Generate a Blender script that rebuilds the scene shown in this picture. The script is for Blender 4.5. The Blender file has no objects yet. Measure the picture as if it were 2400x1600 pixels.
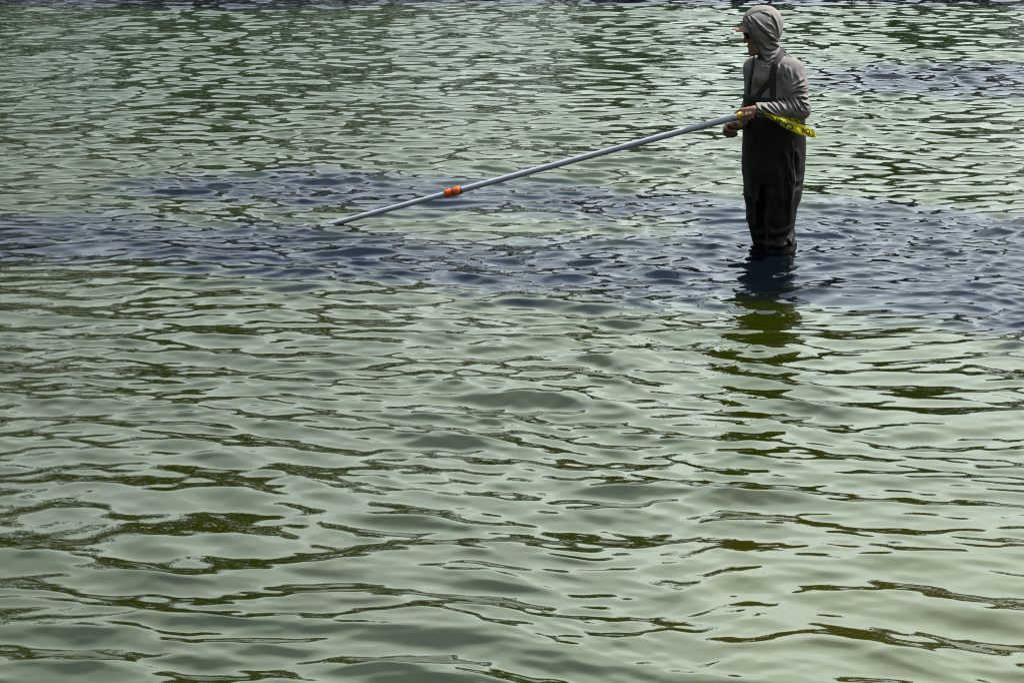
import bpy, bmesh, math, random
import numpy as np
from mathutils import Vector, Matrix

random.seed(7)
RNG = np.random.default_rng(11)
scene = bpy.context.scene
COL = scene.collection

# ------------------------------------------------------------------ camera
CAM_H = 2.4                                   # eye height above the water
PITCH = math.radians(17.354)
cam_d = bpy.data.cameras.new('camera')
cam_d.sensor_width = 36.0
cam_d.lens = 60.0
cam_d.clip_start = 0.05
cam_d.clip_end = 2000.0
cam = bpy.data.objects.new('camera', cam_d)
COL.objects.link(cam)
cam.location = (0.0, 0.0, CAM_H)
cam.rotation_euler = (math.pi / 2 - PITCH, 0.0, 0.0)
scene.camera = cam

# ------------------------------------------------------------------ sky and sun
SUN_EL = math.radians(60)
SUN_AZ = math.radians(68)                     # to the right of straight ahead
world = bpy.data.worlds.new('World')
scene.world = world
world.use_nodes = True
wn = world.node_tree
bg = wn.nodes['Background']
sky = wn.nodes.new('ShaderNodeTexSky')
sky.sky_type = 'NISHITA'
sky.sun_disc = False
sky.sun_elevation = SUN_EL
sky.sun_rotation = SUN_AZ
sky.air_density = 1.0
sky.dust_density = 1.2
sky.ozone_density = 1.0
# high thin cloud over the whole sky, closing up towards the horizon as a cloud sheet does
wtc = wn.nodes.new('ShaderNodeTexCoord')
wsep = wn.nodes.new('ShaderNodeSeparateXYZ')
wn.links.new(wtc.outputs['Generated'], wsep.inputs[0])
def wmath(op, a, b=None):
    n = wn.nodes.new('ShaderNodeMath'); n.operation = op
    for i, v in enumerate((a, b)):
        if v is None: continue
        if isinstance(v, (int, float)): n.inputs[i].default_value = v
        else: wn.links.new(v, n.inputs[i])
    return n.outputs[0]
wz = wmath('MAXIMUM', wsep.outputs[2], 0.0)
wden = wmath('ADD', wz, 0.18)
wvec = wn.nodes.new('ShaderNodeCombineXYZ')
wn.links.new(wmath('DIVIDE', wsep.outputs[0], wden), wvec.inputs[0])
wn.links.new(wmath('DIVIDE', wsep.outputs[1], wden), wvec.inputs[1])
wnoise = wn.nodes.new('ShaderNodeTexNoise')
wnoise.inputs['Scale'].default_value = 0.9
wnoise.inputs['Detail'].default_value = 5
wn.links.new(wvec.outputs[0], wnoise.inputs['Vector'])
whaze = wmath('POWER', wmath('SUBTRACT', 1.0, wz), 1.0)
wcov = wmath('ADD', wmath('MULTIPLY', whaze, 0.64), wmath('MULTIPLY', wmath('SUBTRACT', wnoise.outputs['Fac'], 0.5), 0.7))
wcl = wn.nodes.new('ShaderNodeClamp')
wn.links.new(wcov, wcl.inputs[0]); wcl.inputs[1].default_value = 0.03; wcl.inputs[2].default_value = 0.8
wmix = wn.nodes.new('ShaderNodeMix')
wmix.data_type = 'RGBA'
# thin cloud scatters forward: brightest round the sun, dull away from it
wdot = wn.nodes.new('ShaderNodeVectorMath'); wdot.operation = 'DOT_PRODUCT'
wn.links.new(wtc.outputs['Generated'], wdot.inputs[0])
wdot.inputs[1].default_value = (math.sin(SUN_AZ) * math.cos(SUN_EL), math.cos(SUN_AZ) * math.cos(SUN_EL), math.sin(SUN_EL))
wph = wmath('ADD', wmath('MULTIPLY', wmath('POWER', wmath('MAXIMUM', wdot.outputs['Value'], 0.0), 1.1), 1.36), 0.07)
wcol = wn.nodes.new('ShaderNodeVectorMath'); wcol.operation = 'SCALE'
wcol.inputs[0].default_value = (35.5, 38.0, 37.2)
wn.links.new(wph, wcol.inputs['Scale'])
wn.links.new(wcol.outputs[0], wmix.inputs[7])
wn.links.new(wcl.outputs[0], wmix.inputs[0])
wn.links.new(sky.outputs[0], wmix.inputs[6])
wn.links.new(wmix.outputs[2], bg.inputs[0])
bg.inputs[1].default_value = 0.10

sun_d = bpy.data.lights.new('sun', 'SUN')
sun_d.energy = 5.0
sun_d.angle = math.radians(0.5)
sun_d.color = (1.0, 0.95, 0.88)
sun = bpy.data.objects.new('sun', sun_d)
COL.objects.link(sun)
sdir = Vector((math.sin(SUN_AZ) * math.cos(SUN_EL), math.cos(SUN_AZ) * math.cos(SUN_EL), math.sin(SUN_EL)))
sun.rotation_euler = (-sdir).to_track_quat('-Z', 'Y').to_euler()
sun.location = (10, 10, 30)

scene.view_settings.view_transform = 'Standard'
scene.view_settings.look = 'None'
scene.view_settings.exposure = 0.73
scene.view_settings.gamma = 1.0
scene.view_settings.use_curve_mapping = False
scene.cycles.pixel_filter_type = 'BLACKMAN_HARRIS'
scene.cycles.filter_width = 1.1
scene.cycles.max_bounces = 8
scene.cycles.caustics_reflective = False
scene.cycles.caustics_refractive = False

# ------------------------------------------------------------------ helpers
def link(o, parent=None):
    COL.objects.link(o)
    if parent is not None:
        o.parent = parent
    return o

def tag(o, label=None, cat=None, group=None, kind=None):
    if label: o['label'] = label
    if cat: o['category'] = cat
    if group: o['group'] = group
    if kind: o['kind'] = kind
    return o

def np_mesh(name, verts, quads=None, tris=None, smooth=True):
    me = bpy.data.meshes.new(name)
    verts = np.asarray(verts, np.float32)
    me.vertices.add(len(verts))
    me.vertices.foreach_set('co', verts.ravel())
    loops = []; starts = []; n = 0
    for arr, k in ((quads, 4), (tris, 3)):
        if arr is not None and len(arr):
            arr = np.asarray(arr, np.int32)
            loops.append(arr.ravel())
            starts.append(n + np.arange(len(arr), dtype=np.int32) * k)
            n += arr.size
    loops = np.concatenate(loops); starts = np.concatenate(starts)
    me.loops.add(len(loops)); me.loops.foreach_set('vertex_index', loops)
    me.polygons.add(len(starts)); me.polygons.foreach_set('loop_start', starts)
    me.update(calc_edges=True)
    me.polygons.foreach_set('use_smooth', np.full(len(starts), smooth))
    me.validate()
    return me

def new_mat(name):
    m = bpy.data.materials.new(name)
    m.use_nodes = True
    nt = m.node_tree
    return m, nt, nt.nodes['Principled BSDF'], nt.nodes['Material Output']

def N(nt, kind, **kw):
    n = nt.nodes.new(kind)
    for k, v in kw.items():
        setattr(n, k, v)
    return n

def value_noise(x, y, seed, octaves=3):
    """smooth lattice noise in about -1..1"""
    r = np.random.default_rng(seed)
    tab = r.uniform(-1, 1, (64, 64))
    out = np.zeros_like(x); amp = 1.0; tot = 0.0
    for o in range(octaves):
        xi = np.floor(x).astype(int); yi = np.floor(y).astype(int)
        fx = x - xi; fy = y - yi
        fx = fx * fx * fx * (fx * (fx * 6 - 15) + 10); fy = fy * fy * fy * (fy * (fy * 6 - 15) + 10)
        a = tab[xi % 64, yi % 64]; b = tab[(xi + 1) % 64, yi % 64]
        c = tab[xi % 64, (yi + 1) % 64]; d = tab[(xi + 1) % 64, (yi + 1) % 64]
        out += amp * ((a * (1 - fx) + b * fx) * (1 - fy) + (c * (1 - fx) + d * fx) * fy)
        tot += amp; amp *= 0.5; x = x * 2.03 + 17.1; y = y * 2.03 + 5.7
    return out / tot

# ------------------------------------------------------------------ water
def weed_mask(bx, by):
    nx = bx + 0.12 * value_noise(bx * 2.2, by * 1.7, 8, 3); ny = by + 0.20 * value_noise(bx * 1.6 + 7, by * 1.9, 9, 3)
    weed = np.zeros_like(bx)
    for poly, soft in WEED:
        P = np.array(poly); lo = P.min(0) - 1; hi = P.max(0) + 1
        sel = np.where((nx > lo[0]) & (nx < hi[0]) & (ny > lo[1]) & (ny < hi[1]))[0]
        px, py = nx[sel], ny[sel]
        d = np.full(len(sel), 1e9); inside = np.zeros(len(sel), bool)
        for (ax, ay), (cx, cy) in zip(P, np.roll(P, -1, 0)):
            ex, ey = cx - ax, cy - ay
            t = np.clip(((px - ax) * ex + (py - ay) * ey) / (ex * ex + ey * ey), 0, 1)
            d = np.minimum(d, np.hypot(px - ax - t * ex, py - ay - t * ey))
            cross = (ay > py) != (cy > py)
            inside ^= cross & (px < ex * (py - ay) / (ey if ey else 1e-9) + ax)
        sd = np.where(inside, d, -d)
        w = np.clip(sd / soft * 0.5 + 0.5, 0, 1)
        weed[sel] = np.maximum(weed[sel], w * w * (3 - 2 * w))
    return weed

def make_water():
    # rows step with distance, columns fan out: fine near the shore, coarse far off
    rows = [3.0]
    while rows[-1] < 62.0:
        rows.append(rows[-1] * 1.0013 if rows[-1] < 32 else rows[-1] * 1.01)
    rows = np.array(rows)
    u = [0.0]
    while u[-1] < 1.6:
        u.append(u[-1] + (0.0021 if u[-1] < 0.45 else (u[-1] - 0.45) * 0.12 + 0.0024))
    u = np.array(u); u = np.concatenate([-u[:0:-1], u])
    Yg, Ug = np.meshgrid(rows, u, indexing='ij')
    X = (Ug * Yg).ravel(); Y = Yg.ravel()
    step = (Yg * 0.0015).ravel()
    step[Y > 32] = Y[Y > 32] * 0.01
    # bend the sampling space a little so that crests wander
    wx = X + 0.22 * value_noise(X * 0.9, Y * 0.9, 3, 2)
    wy = Y + 0.16 * value_noise(X * 0.8 + 9, Y * 0.8, 4, 2)
    env = 1.0 + 0.38 * value_noise(X * 0.35 + 3, Y * 0.22, 5, 2)
    env2 = 1.0 + 0.75 * value_noise(X * 0.8 + 31, Y * 0.6, 6, 3)
    env2 = env2 * (0.52 + 0.83 * np.clip((Y - 5.0) / 8.0, 0, 1))     # the shore shelters the nearest water
    env2 = env2 * (1.0 + 0.36 * weed_mask(X, Y))               # short chop over the weed
    X = X.astype(np.float32); Y = Y.astype(np.float32); wx = wx.astype(np.float32); wy = wy.astype(np.float32)
    envl = (env * (1.0 - 0.42 * np.clip((Y - 8.5) / 7.0, 0, 1))).astype(np.float32)   # the long swell comes up near the shore
    env = env.astype(np.float32); env2 = env2.astype(np.float32); step = step.astype(np.float32)
    r = np.random.default_rng(23)
    Z = np.zeros_like(X); DX = np.zeros_like(X); DY = np.zeros_like(X)
    SX = np.zeros_like(X); SY = np.zeros_like(X)
    comps = []
    for lam_lo, lam_hi, n, slope, spread in WAVES:
        for i in range(n):
            lam = lam_lo * (lam_hi / lam_lo) ** ((i + r.uniform(0, 1)) / n)
            th = math.radians(WAVE_DIR) + math.radians(spread) * r.normal()
            comps.append((lam, th, slope * math.sqrt(2.0 / n), r.uniform(0, 2 * math.pi)))
    for lam, th, sl, ph in comps:
        k = 2 * math.pi / lam
        dx, dy = math.sin(th), -math.cos(th)        # travel direction, towards the viewer
        a = sl / k
        fade = np.clip((lam / step - 2.5) / 3.0, 0, 1)
        A = a * fade * (env2 if lam < 0.2 else (env if lam < 0.34 else envl))
        p = k * (dx * wx + dy * wy) + ph
        s = np.sin(p); c = np.cos(p)
        Z += A * c
        SX -= A * k * dx * s; SY -= A * k * dy * s
        q = 0.75
        DX -= q * A * dx * s; DY -= q * A * dy * s
    # rings spreading from the two legs and the pole
    for ox, oy, amp, reach in ((1.53, 9.38, 0.0045, 0.35), (1.45, 9.52, 0.004, 0.35), (-1.05, 10.08, 0.003, 0.22)):
        sel = np.where((np.abs(X - ox) < 1.3) & (np.abs(Y - oy) < 1.3))[0]
        rr = np.hypot(X[sel] - ox, Y[sel] - oy) + 1e-4
        k = 2 * math.pi / 0.095; a = amp * np.exp(-rr / reach)
        Z[sel] += a * np.cos(k * rr); SX[sel] -= a * k * np.sin(k * rr) * (X[sel] - ox) / rr; SY[sel] -= a * k * np.sin(k * rr) * (Y[sel] - oy) / rr
    verts = np.stack([X + DX, Y + DY, Z], 1)
    nr, nc = Yg.shape
    idx = np.arange(nr * nc).reshape(nr, nc)
    quads = np.stack([idx[:-1, :-1], idx[:-1, 1:], idx[1:, 1:], idx[1:, :-1]], -1).reshape(-1, 4)
    me = np_mesh('water', verts, quads)
    # weed beds on the bottom, seen through the moving surface: shift by the surface slope
    bx = X + 0.30 * SX; by = Y + 0.6 * SY
    weed = weed_mask(bx, by)
    at = me.attributes.new('weed', 'FLOAT', 'POINT')
    at.data.foreach_set('value', weed.astype(np.float32))
    # sand bank: pale bottom further out, deeper olive water near the camera
    sh = np.clip((by + 0.5 * value_noise(bx * 0.5, by * 0.5, 12, 2) - 9.0) / 7.0, 0, 1)
    at = me.attributes.new('shoal', 'FLOAT', 'POINT')
    at.data.foreach_set('value', sh.astype(np.float32))
    # a pale sandy hump close to the right-hand shore
    sd = np.hypot((bx - 1.35) / 1.1, (by - 4.7) / 1.1) + 0.35 * value_noise(bx * 1.3 + 4, by * 1.3, 21, 3)
    sd = np.clip(1.25 - sd, 0, 1)
    at = me.attributes.new('sand', 'FLOAT', 'POINT')
    at.data.foreach_set('value', (sd * sd * (3 - 2 * sd)).astype(np.float32))
    return me

WAVE_DIR = -8.0
#        shortest, longest, count, rms slope, spread of direction
WAVES = ((0.8, 2.2, 12, 0.024, 12),
         (0.34, 0.8, 24, 0.060, 12),
         (0.14, 0.34, 44, 0.140, 14),
         (0.055, 0.14, 46, 0.115, 20))
WEED = (
 ([(-4.5,10.34),(-3.16,10.28),(-2.86,10.37),(-2.57,10.34),(-2.09,10.2),(-1.56,10.17),(-1.08,10.04),(-0.5,9.68),(0.25,9.68),(0.91,9.79),(1.14,10.11),(0.95,10.34),(0.52,10.25),(0.0,10.44),(-0.81,10.5),(-1.35,10.56),(-1.93,10.83),(-2.49,11.09),(-2.56,11.29),(-2.29,11.53),(-1.77,11.65),(-1.5,11.79),(-1.04,11.65),(-0.73,11.47),(-0.29,11.36),(0.14,11.29),(0.41,11.43),(0.85,11.09),(1.48,10.98),(1.8,10.7),(2.35,10.83),(2.7,10.58),(3.21,10.46),(4.5,10.34),(3.42,7.68),(2.46,7.85),(2.18,7.96),(1.89,8.07),(1.6,8.22),(1.41,8.32),(1.08,8.32),(0.66,8.41),(0.0,8.56),(-0.22,8.64),(-0.57,8.73),(-0.91,8.81),(-1.34,8.94),(-1.68,9.03),(-2.06,9.17),(-2.5,9.22),(-2.87,9.29),(-4.11,9.38)], 0.26),
 ([(2.2,16.0),(3.2,16.55),(3.74,16.9),(4.99,16.9),(7.5,17.1),(6.9,14.8),(4.59,14.9),(3.84,15.05),(3.0,15.4)], 0.5),
 ([(-11.36,21.91),(-6.53,22.06),(-3.21,21.67),(-1.64,22.16),(0.55,22.26),(2.7,21.91),(4.39,22.26),(6.49,21.91),(10.81,21.91),(13.59,27.73),(-14.27,27.73)], 0.3),
)

def water_material():
    m, nt, bsdf, out = new_mat('water')
    weed = N(nt, 'ShaderNodeAttribute', attribute_name='weed')
    shoal = N(nt, 'ShaderNodeAttribute', attribute_name='shoal')
    tc = N(nt, 'ShaderNodeTexCoord')
    no = N(nt, 'ShaderNodeTexNoise'); no.inputs['Scale'].default_value = 0.9; no.inputs['Detail'].default_value = 3
    nt.links.new(tc.outputs['Object'], no.inputs['Vector'])
    near = N(nt, 'ShaderNodeMix', data_type='RGBA')
    near.inputs[6].default_value = (0.0075, 0.011, 0.0001, 1)
    near.inputs[7].default_value = (0.0125, 0.0158, 0.0001, 1)
    nt.links.new(no.outputs['Fac'], near.inputs[0])
    sand = N(nt, 'ShaderNodeAttribute', attribute_name='sand')
    hump = N(nt, 'ShaderNodeMix', data_type='RGBA')
    hump.inputs[7].default_value = (0.021, 0.021, 0.0015, 1)
    nt.links.new(sand.outputs['Fac'], hump.inputs[0]); nt.links.new(near.outputs[2], hump.inputs[6])
    far = N(nt, 'ShaderNodeMix', data_type='RGBA')
    far.inputs[7].default_value = (0.009, 0.019, 0.006, 1)
    nt.links.new(shoal.outputs['Fac'], far.inputs[0])
    nt.links.new(hump.outputs[2], far.inputs[6])
    mix = N(nt, 'ShaderNodeMix', data_type='RGBA')
    mix.inputs[7].default_value = (0.0015, 0.003, 0.0045, 1)
    nt.links.new(weed.outputs['Fac'], mix.inputs[0])
    nt.links.new(far.outputs[2], mix.inputs[6])
    nt.links.new(mix.outputs[2], bsdf.inputs['Base Color'])
    bsdf.inputs['Roughness'].default_value = 0.012
    ior = N(nt, 'ShaderNodeMapRange'); ior.inputs[3].default_value = 2.2; ior.inputs[4].default_value = 1.60
    nt.links.new(weed.outputs['Fac'], ior.inputs[0]); nt.links.new(ior.outputs[0], bsdf.inputs['IOR'])
    tint = N(nt, 'ShaderNodeMix', data_type='RGBA')
    tint.inputs[6].default_value = (0.84, 0.925, 0.62, 1); tint.inputs[7].default_value = (0.62, 0.80, 0.97, 1)
    nt.links.new(weed.outputs['Fac'], tint.inputs[0]); nt.links.new(tint.outputs[2], bsdf.inputs['Specular Tint'])
    bump = N(nt, 'ShaderNodeBump'); bump.inputs['Strength'].default_value = 1.0; bump.inputs['Distance'].default_value = 0.0005
    mp = N(nt, 'ShaderNodeMapping'); mp.inputs['Scale'].default_value = (14, 34, 14)
    n2 = N(nt, 'ShaderNodeTexNoise'); n2.inputs['Scale'].default_value = 1.0; n2.inputs['Detail'].default_value = 2
    nt.links.new(tc.outputs['Object'], mp.inputs[0]); nt.links.new(mp.outputs[0], n2.inputs['Vector'])
    nt.links.new(n2.outputs['Fac'], bump.inputs['Height']); nt.links.new(bump.outputs[0], bsdf.inputs['Normal'])
    return m

wme = make_water()
wme.materials.append(water_material())
water = tag(link(bpy.data.objects.new('water', wme)), 'rippling green water with dark blue weed beds showing through', None, None, 'structure')

# ------------------------------------------------------------------ lake bed and far shore (mirrored in the ripples)
def flat_mat(name, c1, c2, scale, rough=0.9):
    m, nt, bsdf, out = new_mat(name)
    tc = N(nt, 'ShaderNodeTexCoord'); no = N(nt, 'ShaderNodeTexNoise')
    no.inputs['Scale'].default_value = scale; no.inputs['Detail'].default_value = 5
    mx = N(nt, 'ShaderNodeMix', data_type='RGBA')
    mx.inputs[6].default_value = (*c1, 1); mx.inputs[7].default_value = (*c2, 1)
    nt.links.new(tc.outputs['Object'], no.inputs['Vector']); nt.links.new(no.outputs['Fac'], mx.inputs[0])
    nt.links.new(mx.outputs[2], bsdf.inputs['Base Color']); bsdf.inputs['Roughness'].default_value = rough
    return m

LAKE_C = (0.0, 27.0); LAKE_R = (33.0, 26.0)                     # a pond ringed by its banks
def make_terrain():
    # one sheet: shallow bed under the water, rising to a grassy bank all round
    ys = np.concatenate([np.linspace(-600, -40, 8), np.linspace(-30, 80, 111), np.linspace(95, 700, 8)])
    xs = np.concatenate([np.linspace(-600, -70, 8), np.linspace(-60, 60, 121), np.linspace(70, 600, 8)])
    Yg, Xg = np.meshgrid(ys, xs, indexing='ij')
    ang = np.arctan2(Yg - LAKE_C[1], Xg)
    e = np.hypot((Xg - LAKE_C[0]) / LAKE_R[0], (Yg - LAKE_C[1]) / LAKE_R[1]) * (1 + 0.02 * np.sin(ang * 5) + 0.012 * np.sin(ang * 11 + 1))
    bed = -0.45 - 0.02 * np.clip(Yg - 9, 0, 30)
    Z = np.where(e > 0.93, np.minimum(0.78 + 0.6 * np.clip(e - 1.05, 0, 1), bed + (e - 0.93) * 11.0), bed)
    Z += 0.04 * value_noise(Xg * 0.3, Yg * 0.3, 14, 3)
    idx = np.arange(Yg.size).reshape(Yg.shape)
    quads = np.stack([idx[:-1, :-1], idx[:-1, 1:], idx[1:, 1:], idx[1:, :-1]], -1).reshape(-1, 4)
    me = np_mesh('terrain', np.stack([Xg.ravel(), Yg.ravel(), Z.ravel()], 1), quads)
    me.materials.append(flat_mat('bank_grass', (0.045, 0.07, 0.02), (0.09, 0.10, 0.045), 0.6))
    return tag(link(bpy.data.objects.new('terrain', me)), 'sandy pond bed rising to grassy banks', None, None, 'structure')
make_terrain()

def make_wood():
    r = np.random.default_rng(31)
    cen = []; size = []; trees = []
    th = 0.0
    while th < 2 * math.pi:  # side and near trees are unseen, added to cut the low sky's fill
        fac = r.uniform(1.14, 1.34) if math.sin(th) > -0.6 else r.uniform(1.34, 1.5)
        x = LAKE_C[0] + LAKE_R[0] * fac * math.cos(th); y = LAKE_C[1] + LAKE_R[1] * fac * math.sin(th)
        h = 15.0 + 5.0 * value_noise(np.array([th * 4.0]), np.array([2.0]), 17, 2)[0]
        if math.sin(th) > 0: h += TREE_LEFT * np.clip((-x - 8) / 14, 0, 1)
        trees.append((x, y, h * r.uniform(0.82, 1.12)))
        th += r.uniform(0.07, 0.13)
    for (tx, ty, h) in trees:
        front = ty > 35 and abs(tx) < 30                          # the part of the ring mirrored in view
        # undergrowth that closes the gaps near the ground
        for b in range(3):
            n = 160 if front else 70
            d = r.normal(size=(n, 3)); d /= np.linalg.norm(d, axis=1)[:, None]
            cen.append(np.array([tx + r.uniform(-1.8, 1.8), ty - r.uniform(0, 2.5), 1.2 + r.uniform(0.3, 2.2)]) + d * 1.5 * r.uniform(0.4, 1.0, (n, 1)))
            size.append(np.full(n, 1.0 if front else 1.5))
        nb = 9
        for b in range(nb):
            t = (b + 0.5) / nb
            rad = h * (0.10 + 0.13 * math.sin(math.pi * (0.18 + 0.75 * t)))
            bx = tx + r.normal() * h * 0.13; by = ty + r.normal() * h * 0.10; bz = 0.9 + h * (0.12 + 0.80 * t)
            n = 340 if front else 150
            d = r.normal(size=(n, 3)); d /= np.linalg.norm(d, axis=1)[:, None]
            cen.append(np.array([bx, by, bz]) + d * rad * r.uniform(0.5, 1.08, (n, 1)) * np.array([1.05, 1.0, 0.85]))
            size.append(np.full(n, 1.0 if front else 1.5))
    C = np.concatenate(cen); n = len(C)
    a = r.normal(size=(n, 3)); a /= np.linalg.norm(a, axis=1)[:, None]
    b = np.cross(a, r.normal(size=(n, 3))); b /= np.linalg.norm(b, axis=1)[:, None]
    s = r.uniform(0.18, 0.40, (n, 1)) * np.concatenate(size)[:, None]
    V = np.stack([C - a * s, C + b * s * 0.6, C + a * s, C - b * s * 0.6], 1).reshape(-1, 3)
    quads = np.arange(n * 4).reshape(n, 4)
    me = np_mesh('shore_wood', V, quads, smooth=False)
    me.materials.append(flat_mat('foliage', (0.012, 0.02, 0.003), (0.024, 0.034, 0.006), 0.5))
    # trunks
    bm = bmesh.new(); bm.from_mesh(me)
    for (tx, ty, h) in trees:
        ring0 = []
        for z, rr in ((0.2, 0.22), (h * 0.45, 0.14), (h * 0.8, 0.05)):
            ring = [bm.verts.new((tx + rr * math.cos(k * 1.0472), ty + rr * math.sin(k * 1.0472), z)) for k in range(6)]
            if ring0:
                for k in range(6):
                    f = bm.faces.new((ring0[k], ring0[(k + 1) % 6], ring[(k + 1) % 6], ring[k])); f.material_index = 1
            ring0 = ring
    bm.to_mesh(me); bm.free()
    me.materials.append(flat_mat('bark', (0.05, 0.04, 0.03), (0.09, 0.07, 0.05), 3))
    return tag(link(bpy.data.objects.new('shore_wood', me)), 'dense dark green wood mirrored from the far shore, the rest added unseen to block low sky', None, None, 'stuff')
TREE_LEFT = 5.0
make_wood()

# ------------------------------------------------------------------ solid modelling by distance fields
def at(px, py, dy):
    """point of the photograph's frame (2400 x 1600) on the vertical plane dy metres behind the man's axis"""
    x = (px - 1200) / 4000.0; z = -(py - 800) / 4000.0
    c, s = math.cos(PITCH), math.sin(PITCH)
    Yw = MAN_Y + dy
    t = Yw / (c + z * s)
    return np.array([x * t, Yw, CAM_H + (-s + z * c) * t])

MAN_X, MAN_Y = 1.48, 9.45
BED_Z = -0.43

_TAB = np.random.default_rng(5).uniform(-1, 1, (32, 32, 32)).astype(np.float32)
def noise3(P):
    I = np.floor(P).astype(int); f = (P - I); f = f * f * (3 - 2 * f)
    I = I % 32; J = (I + 1) % 32
    x0, y0, z0 = I[..., 0], I[..., 1], I[..., 2]; x1, y1, z1 = J[..., 0], J[..., 1], J[..., 2]
    fx, fy, fz = f[..., 0], f[..., 1], f[..., 2]
    def L(a, b, t): return a + (b - a) * t
    return L(L(L(_TAB[x0, y0, z0], _TAB[x1, y0, z0], fx), L(_TAB[x0, y1, z0], _TAB[x1, y1, z0], fx), fy),
             L(L(_TAB[x0, y0, z1], _TAB[x1, y0, z1], fx), L(_TAB[x0, y1, z1], _TAB[x1, y1, z1], fx), fy), fz)

class Field:
    def __init__(self, lo, hi, h):
        self.lo = np.array(lo, float); self.h = h
        self.n = np.ceil((np.array(hi) - self.lo) / h).astype(int) + 1
        self.D = np.full(self.n, 1.0, np.float32)
    def _reg(self, lo, hi):
        a = np.clip(np.floor((np.array(lo) - self.lo) / self.h).astype(int), 0, self.n)
        b = np.clip(np.ceil((np.array(hi) - self.lo) / self.h).astype(int) + 1, 0, self.n)
        sl = tuple(slice(i, j) for i, j in zip(a, b))
        g = np.meshgrid(*[self.lo[i] + self.h * np.arange(a[i], b[i]) for i in range(3)], indexing='ij')
        return sl, np.stack(g, -1)
    def add(self, prim, k=0.0):
        fn, lo, hi = prim; m = k + 0.03
        sl, P = self._reg(lo - m, hi + m)
        if P.size == 0: return
        d = fn(P); a = self.D[sl]
        if k > 0:
            t = np.maximum(k - np.abs(a - d), 0) / k
            self.D[sl] = np.minimum(a, d) - t * t * k * 0.25
        else:
            self.D[sl] = np.minimum(a, d)
    def cut(self, fn, lo, hi, k=0.0):
        sl, P = self._reg(np.array(lo), np.array(hi))
        d = -fn(P); a = self.D[sl]
        if k > 0:
            t = np.maximum(k - np.abs(a - d), 0) / k
            self.D[sl] = np.maximum(a, d) + t * t * k * 0.25
        else:
            self.D[sl] = np.maximum(a, d)
    def disp(self, fn):
        sel = np.argwhere(np.abs(self.D) < 0.03)
        P = self.lo + sel * self.h
        self.D[sel[:, 0], sel[:, 1], sel[:, 2]] += fn(P)
    def sample(self, P):
        q = (np.asarray(P) - self.lo) / self.h
        i = np.clip(np.floor(q).astype(int), 0, self.n - 2); f = np.clip(q - i, 0, 1)
        out = 0
        for a in (0, 1):
            for b in (0, 1):
                for c in (0, 1):
                    w = (f[..., 0] if a else 1 - f[..., 0]) * (f[..., 1] if b else 1 - f[..., 1]) * (f[..., 2] if c else 1 - f[..., 2])
                    out = out + w * self.D[i[..., 0] + a, i[..., 1] + b, i[..., 2] + c]
        return out
    def normal(self, P):
        e = self.h
        g = np.array([self.sample(np.asarray(P) + np.eye(3)[i] * e) - self.sample(np.asarray(P) - np.eye(3)[i] * e) for i in range(3)])
        return g / (np.linalg.norm(g) + 1e-9)
    def snap(self, P, off=0.0, it=30):
        P = np.array(P, float)
        for _ in range(it):
            d = float(self.sample(P)) - off
            if abs(d) < 0.0007: break
            P = P - self.normal(P) * np.clip(d, -0.01, 0.01) * 0.8
        return P
    def hit(self, px, py, off=0.0, start=-0.6):
        """first surface met when looking along a line of sight"""
        a, b = at(px, py, start), at(px, py, 0.6)
        ts = np.linspace(0, 1, 500)[:, None]
        d = self.sample(a + (b - a) * ts) - off
        i = int(np.argmax(d < 0)) if (d < 0).any() else int(np.argmin(d))
        return a + (b - a) * ts[i]
    def mesh(self, name, origin):
        D = self.D; n = D.shape; S = D < 0
        cnt = np.zeros((n[0] - 1, n[1] - 1, n[2] - 1), np.uint8)
        for a in (0, 1):
            for b in (0, 1):
                for c in (0, 1):
                    cnt += S[a:n[0] - 1 + a, b:n[1] - 1 + b, c:n[2] - 1 + c]
        cells = np.argwhere((cnt > 0) & (cnt < 8))
        idx = np.full(cnt.shape, -1, np.int64); idx[cells[:, 0], cells[:, 1], cells[:, 2]] = np.arange(len(cells))
        acc = np.zeros((len(cells), 3)); num = np.zeros(len(cells))
        corners = [(a, b, c) for a in (0, 1) for b in (0, 1) for c in (0, 1)]
        for ca in corners:
            for ax in range(3):
                if ca[ax]: continue
                cb = list(ca); cb[ax] = 1
                va = D[cells[:, 0] + ca[0], cells[:, 1] + ca[1], cells[:, 2] + ca[2]]
                vb = D[cells[:, 0] + cb[0], cells[:, 1] + cb[1], cells[:, 2] + cb[2]]
                m = (va < 0) != (vb < 0)
                t = va[m] / (va[m] - vb[m])
                p = np.tile(np.array(ca, float), (m.sum(), 1)); p[:, ax] += t
                acc[m] += p; num[m] += 1
        V = self.lo + (cells + acc / num[:, None]) * self.h - origin
        quads = []
        for ax in range(3):
            u, w = (ax + 1) % 3, (ax + 2) % 3
            A = [slice(None)] * 3; B = [slice(None)] * 3
            A[ax] = slice(0, n[ax] - 1); B[ax] = slice(1, n[ax])
            flip = S[tuple(A)] != S[tuple(B)]
            e = np.argwhere(flip)
            e = e[(e[:, u] > 0) & (e[:, w] > 0) & (e[:, u] < n[u] - 1) & (e[:, w] < n[w] - 1)]
            du = np.zeros(3, int); du[u] = 1; dw = np.zeros(3, int); dw[w] = 1
            q = np.stack([idx[tuple((e - du - dw).T)], idx[tuple((e - dw).T)], idx[tuple(e.T)], idx[tuple((e - du).T)]], 1)
            ins = S[tuple(e.T)]
            q[~ins] = q[~ins][:, ::-1]
            quads.append(q)
        q = np.concatenate(quads); q = q[(q >= 0).all(1)]
        return np_mesh(name, V, q)

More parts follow.
